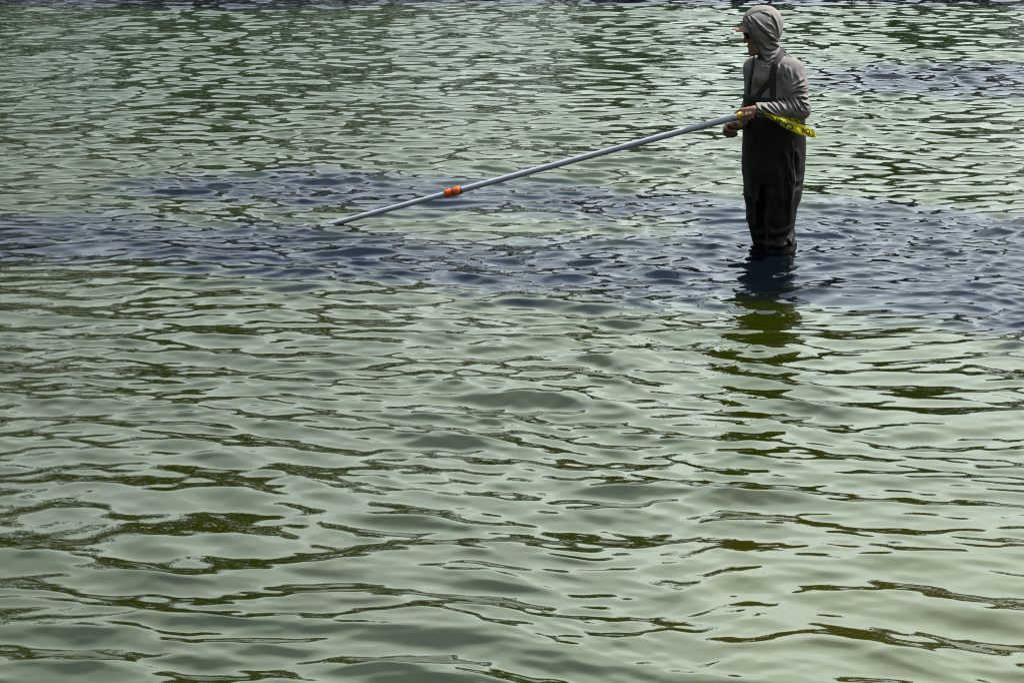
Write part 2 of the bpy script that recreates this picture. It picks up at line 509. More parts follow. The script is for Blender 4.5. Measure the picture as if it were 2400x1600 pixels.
def cone(a, b, ra, rb, sq=None):
    """tapered round limb from a to b"""
    a = np.array(a, float); b = np.array(b, float); ab = b - a; L2 = ab @ ab
    def fn(P):
        t = np.clip(((P - a) @ ab) / L2, 0, 1)
        return np.linalg.norm(P - a - t[..., None] * ab, axis=-1) - (ra + (rb - ra) * t)
    r = max(ra, rb)
    return fn, np.minimum(a, b) - r, np.maximum(a, b) + r

def ellip(c, axes, rad):
    """ellipsoid at c with orthonormal axes (rows) and radii"""
    c = np.array(c, float); R = np.array(axes, float); rad = np.array(rad, float)
    def fn(P):
        q = (P - c) @ R.T
        k0 = np.linalg.norm(q / rad, axis=-1); k1 = np.linalg.norm(q / (rad * rad), axis=-1) + 1e-9
        return k0 * (k0 - 1) / k1
    m = rad.max()
    return fn, c - m, c + m

def loft(zs, cx, cy, w, d, l, f):
    """upright trunk: elliptical sections w (along l) by d (along f) at heights zs"""
    zs = np.array(zs, float)
    def fn(P):
        z = P[..., 2]
        x0 = np.interp(z, zs, cx); y0 = np.interp(z, zs, cy)
        W = np.interp(z, zs, w); Dp = np.interp(z, zs, d)
        ql = (P[..., 0] - x0) * l[0] + (P[..., 1] - y0) * l[1]
        qf = (P[..., 0] - x0) * f[0] + (P[..., 1] - y0) * f[1]
        k0 = np.sqrt((ql / W) ** 2 + (qf / Dp) ** 2)
        k1 = np.sqrt((ql / W ** 2) ** 2 + (qf / Dp ** 2) ** 2) + 1e-9
        e = k0 * (k0 - 1) / k1
        return np.maximum(e, np.maximum(z - zs[-1], zs[0] - z))
    r = max(max(w), max(d))
    return fn, np.array([min(cx) - r, min(cy) - r, zs[0]]), np.array([max(cx) + r, max(cy) + r, zs[-1]])

def crease(P, lines, dy, ymax, amp, w):
    """raised folds along given lines of the near side, each with a hollow under it"""
    out = np.zeros(len(P)); side = np.clip((ymax - P[:, 1]) / 0.03, 0, 1)
    for ln in lines:
        a = amp; ww = w
        if isinstance(ln, tuple): ln, a, ww = ln[0], ln[1] * amp, ln[2] * w
        Q = np.array([at(px, py, dy)[[0, 2]] for px, py in ln])
        X = P[:, [0, 2]]
        best = np.full(len(P), 1e9); sg = np.zeros(len(P)); tt = np.zeros(len(P))
        L = np.r_[0, np.cumsum(np.linalg.norm(np.diff(Q, axis=0), axis=1))]
        for i in range(len(Q) - 1):
            e = Q[i + 1] - Q[i]; le = np.linalg.norm(e); e = e / le
            r = X - Q[i]; t = np.clip(r @ e, 0, le); d = r - t[:, None] * e
            dd = np.linalg.norm(d, axis=1); n = r[:, 0] * -e[1] + r[:, 1] * e[0]
            m = dd < best
            best[m] = dd[m]; sg[m] = n[m]; tt[m] = (L[i] + t[m]) / L[-1]
        taper = np.clip(np.minimum(tt, 1 - tt) * 4, 0, 1) ** 0.7
        s = np.sign(sg) * best
        out -= side * taper * a * (np.exp(-(s / ww) ** 2) - 0.75 * np.exp(-((s + 1.7 * ww) / (1.3 * ww)) ** 2))
    return out

# ------------------------------------------------------------------ the man: frames and joints
A_B = math.radians(48)                                        # chest turned to the left of the viewer
BL = np.array([math.cos(A_B), -math.sin(A_B), 0]); BF = np.array([-math.sin(A_B), -math.cos(A_B), 0])
A_H = math.radians(83)                                        # head turned further, almost in profile
hp = math.radians(14)
HL = np.array([math.cos(A_H), -math.sin(A_H), 0])
hf0 = np.array([-math.sin(A_H), -math.cos(A_H), 0])
HF = hf0 * math.cos(hp) - np.array([0, 0, 1]) * math.sin(hp)
HU = np.cross(HF, HL) if np.cross(HF, HL)[2] > 0 else np.cross(HL, HF)
HC = at(1786, 73, -0.03)
def H(f, l, u): return HC + HF * f + HL * l + HU * u
HAX = np.array([HF, HL, HU])

NECK = at(1806, 136, -0.01)
SH_L = at(1855, 168, -0.125); EL_L = at(1876, 257, -0.20); WR_L = at(1771, 259, -0.235)
SH_R = at(1774, 160, 0.125); EL_R = at(1762, 256, 0.10); WR_R = at(1733, 293, -0.03)
PO_HAND = at(1750, 268, -0.215)
PO_TIP = np.array([-1.065, 10.08, 0.0])
PO_DIR = (PO_TIP - PO_HAND) / np.linalg.norm(PO_TIP - PO_HAND)
CHEST = at(1819, 190, 0.0); WAIST = at(1815, 300, 0.0); HIP = at(1813, 390, 0.0)
Z = lambda py: float(at(1815, py, 0)[2])

def hand_prims(wrist, mcp, chains, thumb, r=0.0095):
    out = []
    for m in mcp:
        out.append((cone(wrist, m, 0.021, 0.0125), 0.012))
    for m, ch in zip(mcp, chains):
        pts = [m] + list(ch); rr = np.linspace(r * 1.08, r * 0.8, len(pts))
        for i in range(len(pts) - 1):
            out.append((cone(pts[i], pts[i + 1], rr[i], rr[i + 1]), 0.0035))
    for i in range(len(thumb) - 1):
        out.append((cone(thumb[i], thumb[i + 1], 0.0135 - 0.0015 * i, 0.012 - 0.0015 * i), 0.006))
    return out

def left_hand():
    # closed over the pole from the camera side: knuckles above, fingers down the front and under
    U = np.array([0.0, 0.15, 0.99]); C = np.array([0.0, -1.0, 0.0])
    mcp = []; ch = []
    for i, (sx, ln) in enumerate(((0.030, 0.95), (0.009, 1.05), (-0.012, 1.0), (-0.031, 0.82))):
        c = PO_HAND + PO_DIR * sx
        m = c + U * (0.030 - 0.004 * i) + C * 0.020 - PO_DIR * 0.012
        mcp.append(m)
        ch.append((c + U * 0.004 + C * 0.038 * ln, c - U * 0.024 * ln + C * 0.026, c - U * 0.031 * ln + C * 0.002, c - U * 0.026 + C * -0.014))
    thumb = (WR_L + (PO_HAND - WR_L) * 0.35 + U * 0.004, PO_HAND + U * 0.026 + PO_DIR * 0.028 - C * 0.016, PO_HAND + U * 0.015 + PO_DIR * 0.055 - C * 0.024, PO_HAND - U * 0.004 + PO_DIR * 0.066 - C * 0.025)
    return hand_prims(WR_L, mcp, ch, thumb)

def right_hand():
    # loosely curled, back of the hand to the left and below, fingertips turned in to the right
    y0 = -0.06
    mcp = [at(1703, 294, y0 - 0.028), at(1699, 301, y0 - 0.012), at(1700, 308, y0 + 0.008), at(1705, 314, y0 + 0.026)]
    ch = []
    for i, (m, (dx, dy)) in enumerate(zip(mcp, ((0, 0), (0, 0), (0, 0), (-2, -1)))):
        p = [(1700, 303 + 0 * i), (1697, 309), (1700, 315), (1706, 319)][i]
        q = [(1711, 308), (1712, 314), (1714, 318), (1717, 320)][i]
        t = [(1722, 307), (1726, 311), (1727, 315), (1725, 317)][i]
        yy = y0 + (-0.052, -0.034, -0.012, 0.008)[i]
        ch.append((at(*p, yy), at(*q, yy - 0.004), at(*t, yy + 0.008)))
    thumb = (at(1724, 290, y0 - 0.02), at(1714, 288, y0 - 0.045), at(1713, 293, y0 - 0.062), at(1719, 298, y0 - 0.062))
    return hand_prims(WR_R, mcp, ch, thumb)

BODY_PRIMS = []
def make_body():
    lo = np.array([1.12, 9.10, -0.45]); hi = np.array([1.82, 9.76, 1.38])
    F = Field(lo, hi, 0.0042)
    A = F.add
    # head
    A(ellip(H(-0.006, 0, 0.022), HAX, (0.097, 0.076, 0.098)))
    A(ellip(H(0.034, 0, -0.042), HAX, (0.056, 0.058, 0.078)), 0.02)
    A(ellip(H(0.046, 0, -0.085), HAX, (0.042, 0.044, 0.034)), 0.02)
    A(cone(H(0.080, 0, -0.104), H(0.080, 0, -0.100), 0.018, 0.018), 0.015)
    A(cone(H(0.084, 0, 0.006), H(0.104, 0, -0.030), 0.008, 0.0125), 0.010)
    for s in (-1, 1):
        A(cone(H(0.088, s * 0.008, 0.022), H(0.074, s * 0.050, 0.020), 0.010, 0.010), 0.010)
        A(ellip(H(0.066, s * 0.036, -0.028), HAX, (0.022, 0.020, 0.018)), 0.014)
        A(ellip(H(-0.006, s * 0.073, -0.014), HAX, (0.018, 0.007, 0.030)), 0.004)
        F.cut(ellip(H(0.094, s * 0.032, 0.003), HAX, (0.012, 0.016, 0.010))[0], H(0.09, 0, 0) - 0.08, H(0.09, 0, 0) + 0.08, 0.006)
        A(ellip(H(0.079, s * 0.031, 0.002), HAX, (0.011, 0.012, 0.011)), 0.002)
    A(cone(H(0.089, 0.018, -0.062), H(0.089, -0.018, -0.062), 0.0065, 0.0065), 0.005)
    A(cone(H(0.086, 0.015, -0.074), H(0.086, -0.015, -0.074), 0.0075, 0.0075), 0.005)
    A(cone(H(-0.015, 0, -0.06), NECK - [0, 0, 0.04], 0.052, 0.052), 0.03)
    # trunk
    zs = [Z(430), Z(390), Z(340), Z(290), Z(230), Z(180), Z(150), Z(132)]
    cx = np.interp(zs, [HIP[2], WAIST[2], CHEST[2], NECK[2]], [HIP[0], WAIST[0], CHEST[0], NECK[0]])
    cy = np.full(len(zs), MAN_Y)
    A(loft(zs, cx, cy, [.13, .15, .145, .13, .135, .14, .125, .07], [.10, .115, .11, .095, .085, .08, .07, .05], BL, BF), 0.03)
    # arms
    for s, e, w, hand in ((SH_L, EL_L, WR_L, left_hand()), (SH_R, EL_R, WR_R, right_hand())):
        A(cone(NECK - [0, 0, 0.045], s - [0, 0, 0.01], 0.040, 0.040), 0.03)
        A(cone(s, e, 0.046, 0.037), 0.03)
        A(cone(e, w, 0.036, 0.024), 0.02)
        for prim, k in hand: A(prim, k)
    # legs
    for s, kn, an in ((1, at(1832, 470, -0.075), None), (-1, at(1789, 470, 0.075), None)):
        hipj = HIP + BL * 0.085 * s
        ank = np.array([kn[0] + (0.01 if s > 0 else 0.03), kn[1] + 0.01, BED_Z + 0.09])
        A(cone(hipj, kn, 0.078, 0.052), 0.04)
        A(cone(kn, ank, 0.050, 0.034), 0.02)
        A(cone(ank - [0, 0, 0.045], ank + BF * 0.15 - [0, 0, 0.055], 0.036, 0.028), 0.02)
    return F

HOOD_FOLDS = [([(1766, 40), (1784, 66), (1803, 81), (1826, 99)], 1.3, 1.0), ([(1774, 50), (1794, 69), (1812, 80)], 0.8, 0.8),
    [(1748, 47), (1753, 58), (1760, 68)], [(1755, 41), (1758, 49), (1763, 55)], ([(1762, 38), (1768, 50)], 0.7, 0.8),
    ([(1804, 99), (1818, 103), (1833, 113)], 1.0, 1.0), ([(1792, 112), (1808, 116), (1824, 113)], 0.8, 1.0),
    ([(1807, 30), (1819, 49), (1825, 69), (1826, 84)], 0.9, 0.8), ([(1782, 27), (1800, 32), (1812, 42)], 0.6, 0.8),
    ([(1790, 128), (1803, 128), (1817, 122)], 0.7, 1.0), ([(1788, 144), (1802, 142), (1814, 132)], 1.0, 0.9),
    ([(1788, 152), (1802, 150), (1813, 141)], 0.8, 0.8), ([(1776, 92), (1790, 104), (1800, 122)], 0.5, 1.4), ([(1795, 52), (1810, 60), (1820, 74)], 0.5, 1.2),
    ([(1775, 158), (1772, 180), (1768, 205)], 0.25, 1.6), ([(1790, 165), (1786, 185), (1780, 200)], 0.3, 1.3)]
ARM_FOLDS = [[(1822, 234), (1832, 246), (1840, 259)], ([(1844, 233), (1848, 243), (1851, 253)], 0.9, 0.8), [(1861, 229), (1870, 246), (1881, 263)],
    [(1874, 226), (1884, 243), (1892, 256)], ([(1834, 233), (1838, 241)], 0.7, 0.8), ([(1854, 230), (1862, 248), (1868, 262)], 1.1, 0.9),
    ([(1782, 243), (1800, 256), (1818, 269), (1826, 274)], 1.0, 1.0), ([(1763, 250), (1776, 260), (1788, 268)], 1.0, 0.9), ([(1798, 240), (1812, 252), (1824, 264)], 0.8, 1.0),
    ([(1770, 246), (1784, 258), (1796, 270)], 0.7, 0.8), ([(1808, 237), (1818, 248), (1828, 262)], 0.7, 0.8),
    [(1854, 222), (1872, 213), (1893, 215)], ([(1856, 213), (1872, 204), (1890, 201)], 1.0, 1.1), ([(1854, 205), (1868, 196), (1886, 187)], 0.8, 1.2),
    ([(1853, 218), (1876, 210), (1896, 208)], 0.7, 0.8), ([(1866, 228), (1882, 226), (1898, 232)], 1.0, 0.9), ([(1872, 236), (1888, 240), (1898, 247)], 0.9, 0.9),
    ([(1842, 156), (1845, 172), (1850, 190)], 0.7, 1.4), ([(1830, 150), (1828, 170), (1826, 195)], 0.7, 1.5), ([(1838, 165), (1838, 185), (1842, 205)], 0.6, 1.3),
    ([(1851, 160), (1856, 176), (1858, 195)], 0.6, 1.4), ([(1866, 172), (1874, 184), (1878, 200)], 0.4, 1.6)]
WADER_FOLDS = [([(1788, 430), (1786, 470), (1786, 510), (1789, 562)], -2.6, 1.1), ([(1848, 378), (1853, 420), (1850, 474), (1853, 522)], 1.2, 1.4), ([(1856, 418), (1868, 424), (1878, 416)], 0.9, 1.2),
    ([(1814, 545), (1838, 538), (1860, 524)], 1.2, 1.3), ([(1800, 579), (1828, 573), (1850, 566), (1861, 548)], 1.3, 1.1), ([(1797, 530), (1806, 543), (1818, 556)], 0.9, 1.4),
    ([(1768, 553), (1780, 561), (1792, 562)], 1.0, 1.2), ([(1836, 350), (1842, 376), (1840, 400)], 0.9, 1.6), ([(1862, 345), (1870, 372), (1866, 400)], 0.9, 1.5),
    ([(1846, 555), (1852, 566), (1858, 575)], 1.0, 0.9), ([(1800, 440), (1806, 470), (1816, 500)], 0.6, 2.0), ([(1765, 400), (1762, 440), (1766, 480)], 0.6, 2.0), ([(1824, 400), (1826, 440), (1832, 480)], 0.7, 2.0)]
def make_shirt():
    F = Field([1.10, 9.10, 0.60], [1.84, 9.76, 1.40], 0.0033)
    A = F.add
    zs = [Z(340), Z(290), Z(230), Z(190), Z(160), Z(140), Z(124)]
    cx = np.interp(zs, [HIP[2], WAIST[2], CHEST[2], NECK[2]], [HIP[0], WAIST[0], CHEST[0], NECK[0]])
    cy = np.full(len(zs), MAN_Y)
    A(loft(zs, cx, cy, [.165, .165, .17, .178, .170, .12, .06], [.125, .125, .13, .13, .118, .09, .05], BL, BF))
    A(cone(NECK - [0, 0, 0.03], SH_L + [0.0, 0, -0.002], 0.062, 0.058), 0.05)
    A(cone(SH_L, at(1868, 205, -0.155), 0.060, 0.056), 0.04)
    A(cone(NECK - [0, 0, 0.03], SH_R + [0.0, 0, -0.006], 0.062, 0.060), 0.06)
    # sleeves
    for s, e, w, hook in ((SH_L, EL_L, WR_L, 0), (SH_R, EL_R, WR_R, 1)):
        A(cone(s, e, 0.062, 0.053), 0.035)
        A(cone(e, w, 0.056, 0.037), 0.02)
    # hood round the head, falling to the chest and shoulders
    A(ellip(H(-0.004, 0, 0.026), HAX, (0.118, 0.098, 0.114)), 0.02)
    A(cone(H(-0.006, 0, -0.02), H(0.000, 0, -0.095), 0.090, 0.066), 0.03)
    A(cone(H(-0.002, 0, -0.08), NECK + BF * 0.015 - [0, 0, 0.03], 0.070, 0.080), 0.03)
    A(cone(NECK + BF * 0.03 + BL * 0.01, NECK + BF * 0.075 + BL * 0.01 - [0, 0, 0.10], 0.066, 0.05), 0.03)
    # folds
    fd = np.array([0.80, 0.05, -0.60]); fn_ = np.array([0.60, 0.0, 0.80])
    hood_c = H(-0.01, 0, 0.0)
    def ridge(x, p=3.0):
        return (0.5 + 0.5 * np.cos(x)) ** p                      # narrow crest, wide trough
    def folds(P):
        out = np.zeros(len(P))
        # hood: long diagonal gathers from brow to nape on both sides
        m = np.clip(1.35 - np.linalg.norm((P - hood_c) / np.array([0.15, 0.15, 0.21]), axis=1), 0, 0.35) / 0.35
        q = (P - hood_c) @ fn_ + 0.030 * noise3(P * 9)
        far = np.clip((P[:, 1] - HC[1]) / 0.03, 0.0, 1)
        out -= m * far * 0.006 * np.clip(noise3(P * 7 + 20) * 1.6 + 0.3, 0, 1) * (ridge(q * 2 * math.pi / 0.062) - 0.35)
        out -= 0.0035 * noise3(P * 17 + 4) + 0.0016 * noise3(P * 48 + 8)
        out += crease(P, HOOD_FOLDS, -0.11, HC[1] + 0.01, 0.0110, 0.0058)
        out += crease(P, ARM_FOLDS, -0.24, SH_L[1] + 0.03, 0.0120, 0.0056)
        # far sleeve: creases slanting round the limb
        for s, e, w in ((SH_R, EL_R, WR_R),):
            for a, b, p0 in ((s, e, 0), (e, w, 1)):
                ab = b - a; L = np.linalg.norm(ab); t = ((P - a) @ ab) / L
                dr = np.linalg.norm(P - a - np.outer(np.clip(t, 0, L) / L, ab), axis=1)
                m = np.clip((0.095 - dr) / 0.03, 0, 1) * np.clip((t + 0.02) / 0.03, 0, 1) * np.clip((L + 0.02 - t) / 0.03, 0, 1)
                near = np.clip(t / L * 1.4 - 0.25, 0.0, 1) if p0 == 0 else 1 - np.clip(t / L, 0, 1) * 0.45
                x = t + 0.6 * ((P - a) @ np.array([0.2, 0.3, 0.9])) + 0.020 * noise3(P * 13 + 7)
                br = np.clip(noise3(P * np.array([11, 11, 11]) + 40 + p0) * 1.8 + 0.5, 0, 1)
                out -= m * near * br * 0.009 * (ridge(x * 2 * math.pi / 0.040, 2.5) - 0.3)
        # chest and shoulder: soft drape running down from the armpit
        m = np.clip((1.08 - P[:, 2]) / 0.08, 0, 1)
        q = (P - CHEST) @ BL + 0.35 * (P[:, 2] - CHEST[2]) + 0.03 * noise3(P * np.array([6, 6, 3]) + 60)
        out -= m * 0.006 * np.clip(noise3(P * 6 + 90) * 1.6 + 0.4, 0, 1) * (ridge(q * 2 * math.pi / 0.060, 2.5) - 0.3)
        return out
    F.disp(folds)
    # hollow for the head and the face opening; sleeve ends; hem tucked away inside the bib
    big_lo, big_hi = H(0, 0, 0) - 0.26, H(0, 0, 0) + 0.26
    F.cut(ellip(H(-0.004, 0, 0.022), HAX, (0.101, 0.081, 0.102))[0], big_lo, big_hi, 0.004)
    F.cut(ellip(H(0.036, 0, -0.045), HAX, (0.062, 0.066, 0.088))[0], big_lo, big_hi, 0.006)
    p0 = at(1740, 46, -0.03); p1 = at(1789, 148, -0.06)
    ed = (p1 - p0) / np.linalg.norm(p1 - p0)
    nrm = np.cross(ed, np.array([0.0, 1.0, 0.0])); nrm /= np.linalg.norm(nrm)
    if nrm[0] > 0: nrm = -nrm
    def opening(P):
        d = -((P - p0) @ nrm) + 0.010 * np.sin((P - p0) @ ed * 18) - 0.16 * np.abs((P - H(0, 0, 0)) @ HL) ** 1.5
        below = (p1[2] + 0.015) - P[..., 2]
        return np.maximum(d, below)
    F.cut(opening, big_lo, big_hi, 0.006)
    for e, w in ((EL_L, WR_L), (EL_R, WR_R)):
        u = (w - e) / np.linalg.norm(w - e)
        F.cut(lambda P, w=w, u=u: -((P - w) @ u) + 0.0, w - 0.05, w + 0.05, 0.003)
        F.cut(cone(w - u * 0.035, w + u * 0.05, 0.031, 0.031)[0], w - 0.09, w + 0.09, 0.003)
    return F

def make_waders():
    F = Field([1.16, 9.12, -0.47], [1.82, 9.78, 0.95], 0.0045)
    A = F.add
    zs = [Z(455), Z(420), Z(390), Z(340), Z(290), Z(250), Z(222) + 0.06]
    cx = [at(p, q, 0)[0] for p, q in ((1812, 455), (1812, 420), (1812, 390), (1814, 340), (1814, 290), (1814, 250), (1815, 205))]
    cy = [MAN_Y] * 7
    A(loft(zs, cx, cy, [.155, .182, .192, .194, .190, .184, .184], [.125, .146, .152, .150, .146, .142, .142], BL, BF))
    legs = (((1836, 395, -0.07, .100), (1833, 455, -0.075, .100), (1828, 505, -0.075, .084), (1827, 545, -0.07, .076), (1830, 572, -0.07, .080), (1830, 590, -0.07, .074)),
            ((1786, 395, 0.07, .100), (1784, 450, 0.075, .094), (1787, 505, 0.078, .084), (1794, 545, 0.075, .074), (1799, 572, 0.07, .070), (1801, 590, 0.07, .068)))
    for leg in legs:
        pts = [at(a, b, c) for a, b, c, r in leg]; rr = [r for *_, r in leg]
        for i in range(len(pts) - 1): A(cone(pts[i], pts[i + 1], rr[i], rr[i + 1]), 0.03)
        ank = np.array([pts[-1][0], pts[-1][1] + 0.01, BED_Z + 0.10])
        A(cone(pts[-1], ank, rr[-1], 0.06), 0.02)
        A(cone(ank - [0, 0, 0.05], ank + BF * 0.17 - [0, 0, 0.058], 0.050, 0.042), 0.03)
    kn = at(1830, 545, -0.07)
    def ridge(x, p=2.5):
        return (0.5 + 0.5 * np.cos(x)) ** p - 0.3
    def folds(P):
        out = np.zeros(len(P))
        low = np.clip((0.66 - P[:, 2]) / 0.25, 0.12, 1)
        q = (P @ BL) + 0.28 * P[:, 2] + 0.045 * noise3(P * np.array([7, 7, 4]) + 3)
        out -= low * 0.009 * np.clip(noise3(P * np.array([8, 8, 4]) + 30) * 1.8 + 0.35, 0, 1) * ridge(q * 2 * math.pi / 0.085)
        q2 = P[:, 2] - 0.9 * (P @ BL) + 0.04 * noise3(P * 8 + 13)
        out -= low * 0.004 * np.clip(noise3(P * 7 + 77) * 2.0, 0, 1) * ridge(q2 * 2 * math.pi / 0.075)
        out += crease(P, WADER_FOLDS, -0.12, MAN_Y + 0.02, 0.0135, 0.0105)
        # slack gathered above the water
        k = np.exp(-((P[:, 2] - 0.06) / 0.07) ** 2)
        out -= k * 0.009 * np.clip(noise3(P * 7 + 5) * 1.6 + 0.6, 0, 1) * ridge((P[:, 2] - 0.45 * (P[:, 0] - 1.5) + 0.03 * noise3(P * 9)) * 2 * math.pi / 0.070)
        return out
    F.disp(folds)
    # chest rim, a little higher in front, and hollow inside it
    def rim(P):
        return (Z(226) + 0.10 * np.clip(((P[..., :2] - np.array([MAN_X, MAN_Y])) @ BF[:2]) - 0.02, -0.2, 0.2)) - P[..., 2]
    F.cut(rim, [1.0, 9.0, 0.7], [1.95, 9.9, 1.0], 0.004)
    F.cut(loft([0.70, 0.80, 1.0], [CHEST[0] - 0.005] * 3, [MAN_Y] * 3, [.172] * 3, [.130] * 3, BL, BF)[0], [1.0, 9.0, 0.7], [1.95, 9.9, 1.0], 0.004)
    return F

# ------------------------------------------------------------------ materials of the man and his gear
def cloth_mat(name, c1, c2, rough, scale, bump, weave=900.0, sheen=0.0):
    m, nt, bsdf, out = new_mat(name)
    tc = N(nt, 'ShaderNodeTexCoord')
    no = N(nt, 'ShaderNodeTexNoise'); no.inputs['Scale'].default_value = scale; no.inputs['Detail'].default_value = 6
    no.inputs['Roughness'].default_value = 0.65
    mx = N(nt, 'ShaderNodeMix', data_type='RGBA'); mx.inputs[6].default_value = (*c1, 1); mx.inputs[7].default_value = (*c2, 1)
    rp = N(nt, 'ShaderNodeMapRange'); rp.inputs[1].default_value = 0.3; rp.inputs[2].default_value = 0.7
    fine = N(nt, 'ShaderNodeTexNoise'); fine.inputs['Scale'].default_value = weave; fine.inputs['Detail'].default_value = 1
    bp = N(nt, 'ShaderNodeBump'); bp.inputs['Strength'].default_value = bump; bp.inputs['Distance'].default_value = 0.002
    ad = N(nt, 'ShaderNodeMath', operation='ADD')
    L = nt.links.new
    L(tc.outputs['Object'], no.inputs['Vector']); L(tc.outputs['Object'], fine.inputs['Vector'])
    L(no.outputs['Fac'], rp.inputs[0]); L(rp.outputs[0], mx.inputs[0]); L(mx.outputs[2], bsdf.inputs['Base Color'])
    L(no.outputs['Fac'], ad.inputs[0]); L(fine.outputs['Fac'], ad.inputs[1]); L(ad.outputs[0], bp.inputs['Height'])
    L(bp.outputs[0], bsdf.inputs['Normal'])
    bsdf.inputs['Roughness'].default_value = rough
    if sheen:
        bsdf.inputs['Sheen Weight'].default_value = sheen; bsdf.inputs['Sheen Roughness'].default_value = 0.4
    return m

M_SHIRT = cloth_mat('grey_jersey', (0.145, 0.137, 0.132), (0.205, 0.193, 0.185), 0.85, 22, 0.18)
M_HEM_SHADE = cloth_mat('hem_tape_shade', (0.05, 0.05, 0.052), (0.08, 0.078, 0.078), 0.8, 60, 0.3)  # hem tape, its grey also standing in for crease shadow on the hood
M_WADER = cloth_mat('wader_shell', (0.0048, 0.0039, 0.0038), (0.0145, 0.0108, 0.0100), 0.55, 14, 0.4)
M_WADER.node_tree.nodes['Principled BSDF'].inputs['Specular IOR Level'].default_value = 0.22
M_STRAP = cloth_mat('black_webbing', (0.007, 0.007, 0.008), (0.014, 0.014, 0.015), 0.75, 60, 0.5)
M_SEAM = cloth_mat('seam_tape', (0.04, 0.037, 0.036), (0.08, 0.074, 0.072), 0.6, 60, 0.3)
M_SKIN = cloth_mat('skin', (0.23, 0.118, 0.072), (0.31, 0.162, 0.10), 0.55, 45, 0.10, 500)
M_SKIN.node_tree.nodes['Principled BSDF'].inputs['Subsurface Weight'].default_value = 0.08
M_SKIN.node_tree.nodes['Principled BSDF'].inputs['Subsurface Radius'].default_value = (0.008, 0.003, 0.0015)
M_CAP = cloth_mat('camouflage_cap', (0.07, 0.035, 0.02), (0.40, 0.22, 0.12), 0.8, 90, 0.3)
M_LENS, _nt, _b, _o = new_mat('dark_lens'); _b.inputs['Base Color'].default_value = (0.006, 0.006, 0.007, 1); _b.inputs['Roughness'].default_value = 0.08
M_LABEL = cloth_mat('collar_print', (0.30, 0.30, 0.31), (0.75, 0.75, 0.76), 0.7, 160, 0.2)

# ------------------------------------------------------------------ person
ORG = np.array([MAN_X, MAN_Y, BED_Z])
person = bpy.data.objects.new('person', None)
link(person); person.location = ORG
tag(person, 'person in grey hooded shirt and black chest waders standing in the water, holding a pole', 'person')
def part(name, me, mat, parent, loc=None):
    me.materials.append(mat) if mat and not me.materials else None
    o = bpy.data.objects.new(name, me)
    link(o, parent)
    if loc is not None: o.location = loc
    return o

FB = make_body(); body = part('body', FB.mesh('body', ORG), M_SKIN, person)
FS = make_shirt(); shirt = part('hooded_shirt', FS.mesh('hooded_shirt', ORG), M_SHIRT, person)
FW = make_waders(); waders = part('waders', FW.mesh('waders', ORG), M_WADER, person)
tag(shirt, 'warm grey long-sleeved shirt with its hood up')
tag(waders, 'black chest waders bunched above the water')

def ribbon(name, pts, nrms, width, thick, mat, parent, org=ORG, closed=False):
    """a flat strap along pts, lying on a surface with normals nrms"""
    pts = [Vector(p) for p in pts]; nrms = [Vector(n) for n in nrms]
    bm = bmesh.new(); rings = []
    for i, (p, n) in enumerate(zip(pts, nrms)):
        t = (pts[min(i + 1, len(pts) - 1)] - pts[max(i - 1, 0)]).normalized()
        sd = t.cross(n).normalized(); n2 = sd.cross(t).normalized()
        w = width[i] if hasattr(width, '__len__') else width
        prof = ((-w / 2, 0), (-w / 2, thick * .7), (-w * .38, thick), (w * .38, thick), (w / 2, thick * .7), (w / 2, 0))
        rings.append([bm.verts.new(p + sd * a + n2 * b - Vector(org)) for a, b in prof])
    for a, b in zip(rings, rings[1:]):
        for k in range(6):
            bm.faces.new((a[k], a[(k + 1) % 6], b[(k + 1) % 6], b[k]))
    bm.faces.new(rings[0][::-1]); bm.faces.new(rings[-1])
    bmesh.ops.recalc_face_normals(bm, faces=bm.faces)
    me = bpy.data.meshes.new(name); bm.to_mesh(me); bm.free()
    return part(name, me, mat, parent)

def resample(pts, n):
    P = np.array(pts, float); d = np.r_[0, np.cumsum(np.linalg.norm(np.diff(P, axis=0), axis=1))]
    # Catmull-Rom through the points, evenly stepped
    out = []
    for s in np.linspace(0, d[-1], n):
        i = min(max(int(np.searchsorted(d, s) - 1), 0), len(P) - 2)
        t = (s - d[i]) / (d[i + 1] - d[i] + 1e-9)
        p0, p1, p2, p3 = P[max(i - 1, 0)], P[i], P[i + 1], P[min(i + 2, len(P) - 1)]
        out.append(0.5 * ((2 * p1) + (-p0 + p2) * t + (2 * p0 - 5 * p1 + 4 * p2 - p3) * t * t + (-p0 + 3 * p1 - 3 * p2 + p3) * t ** 3))
    return np.array(out)

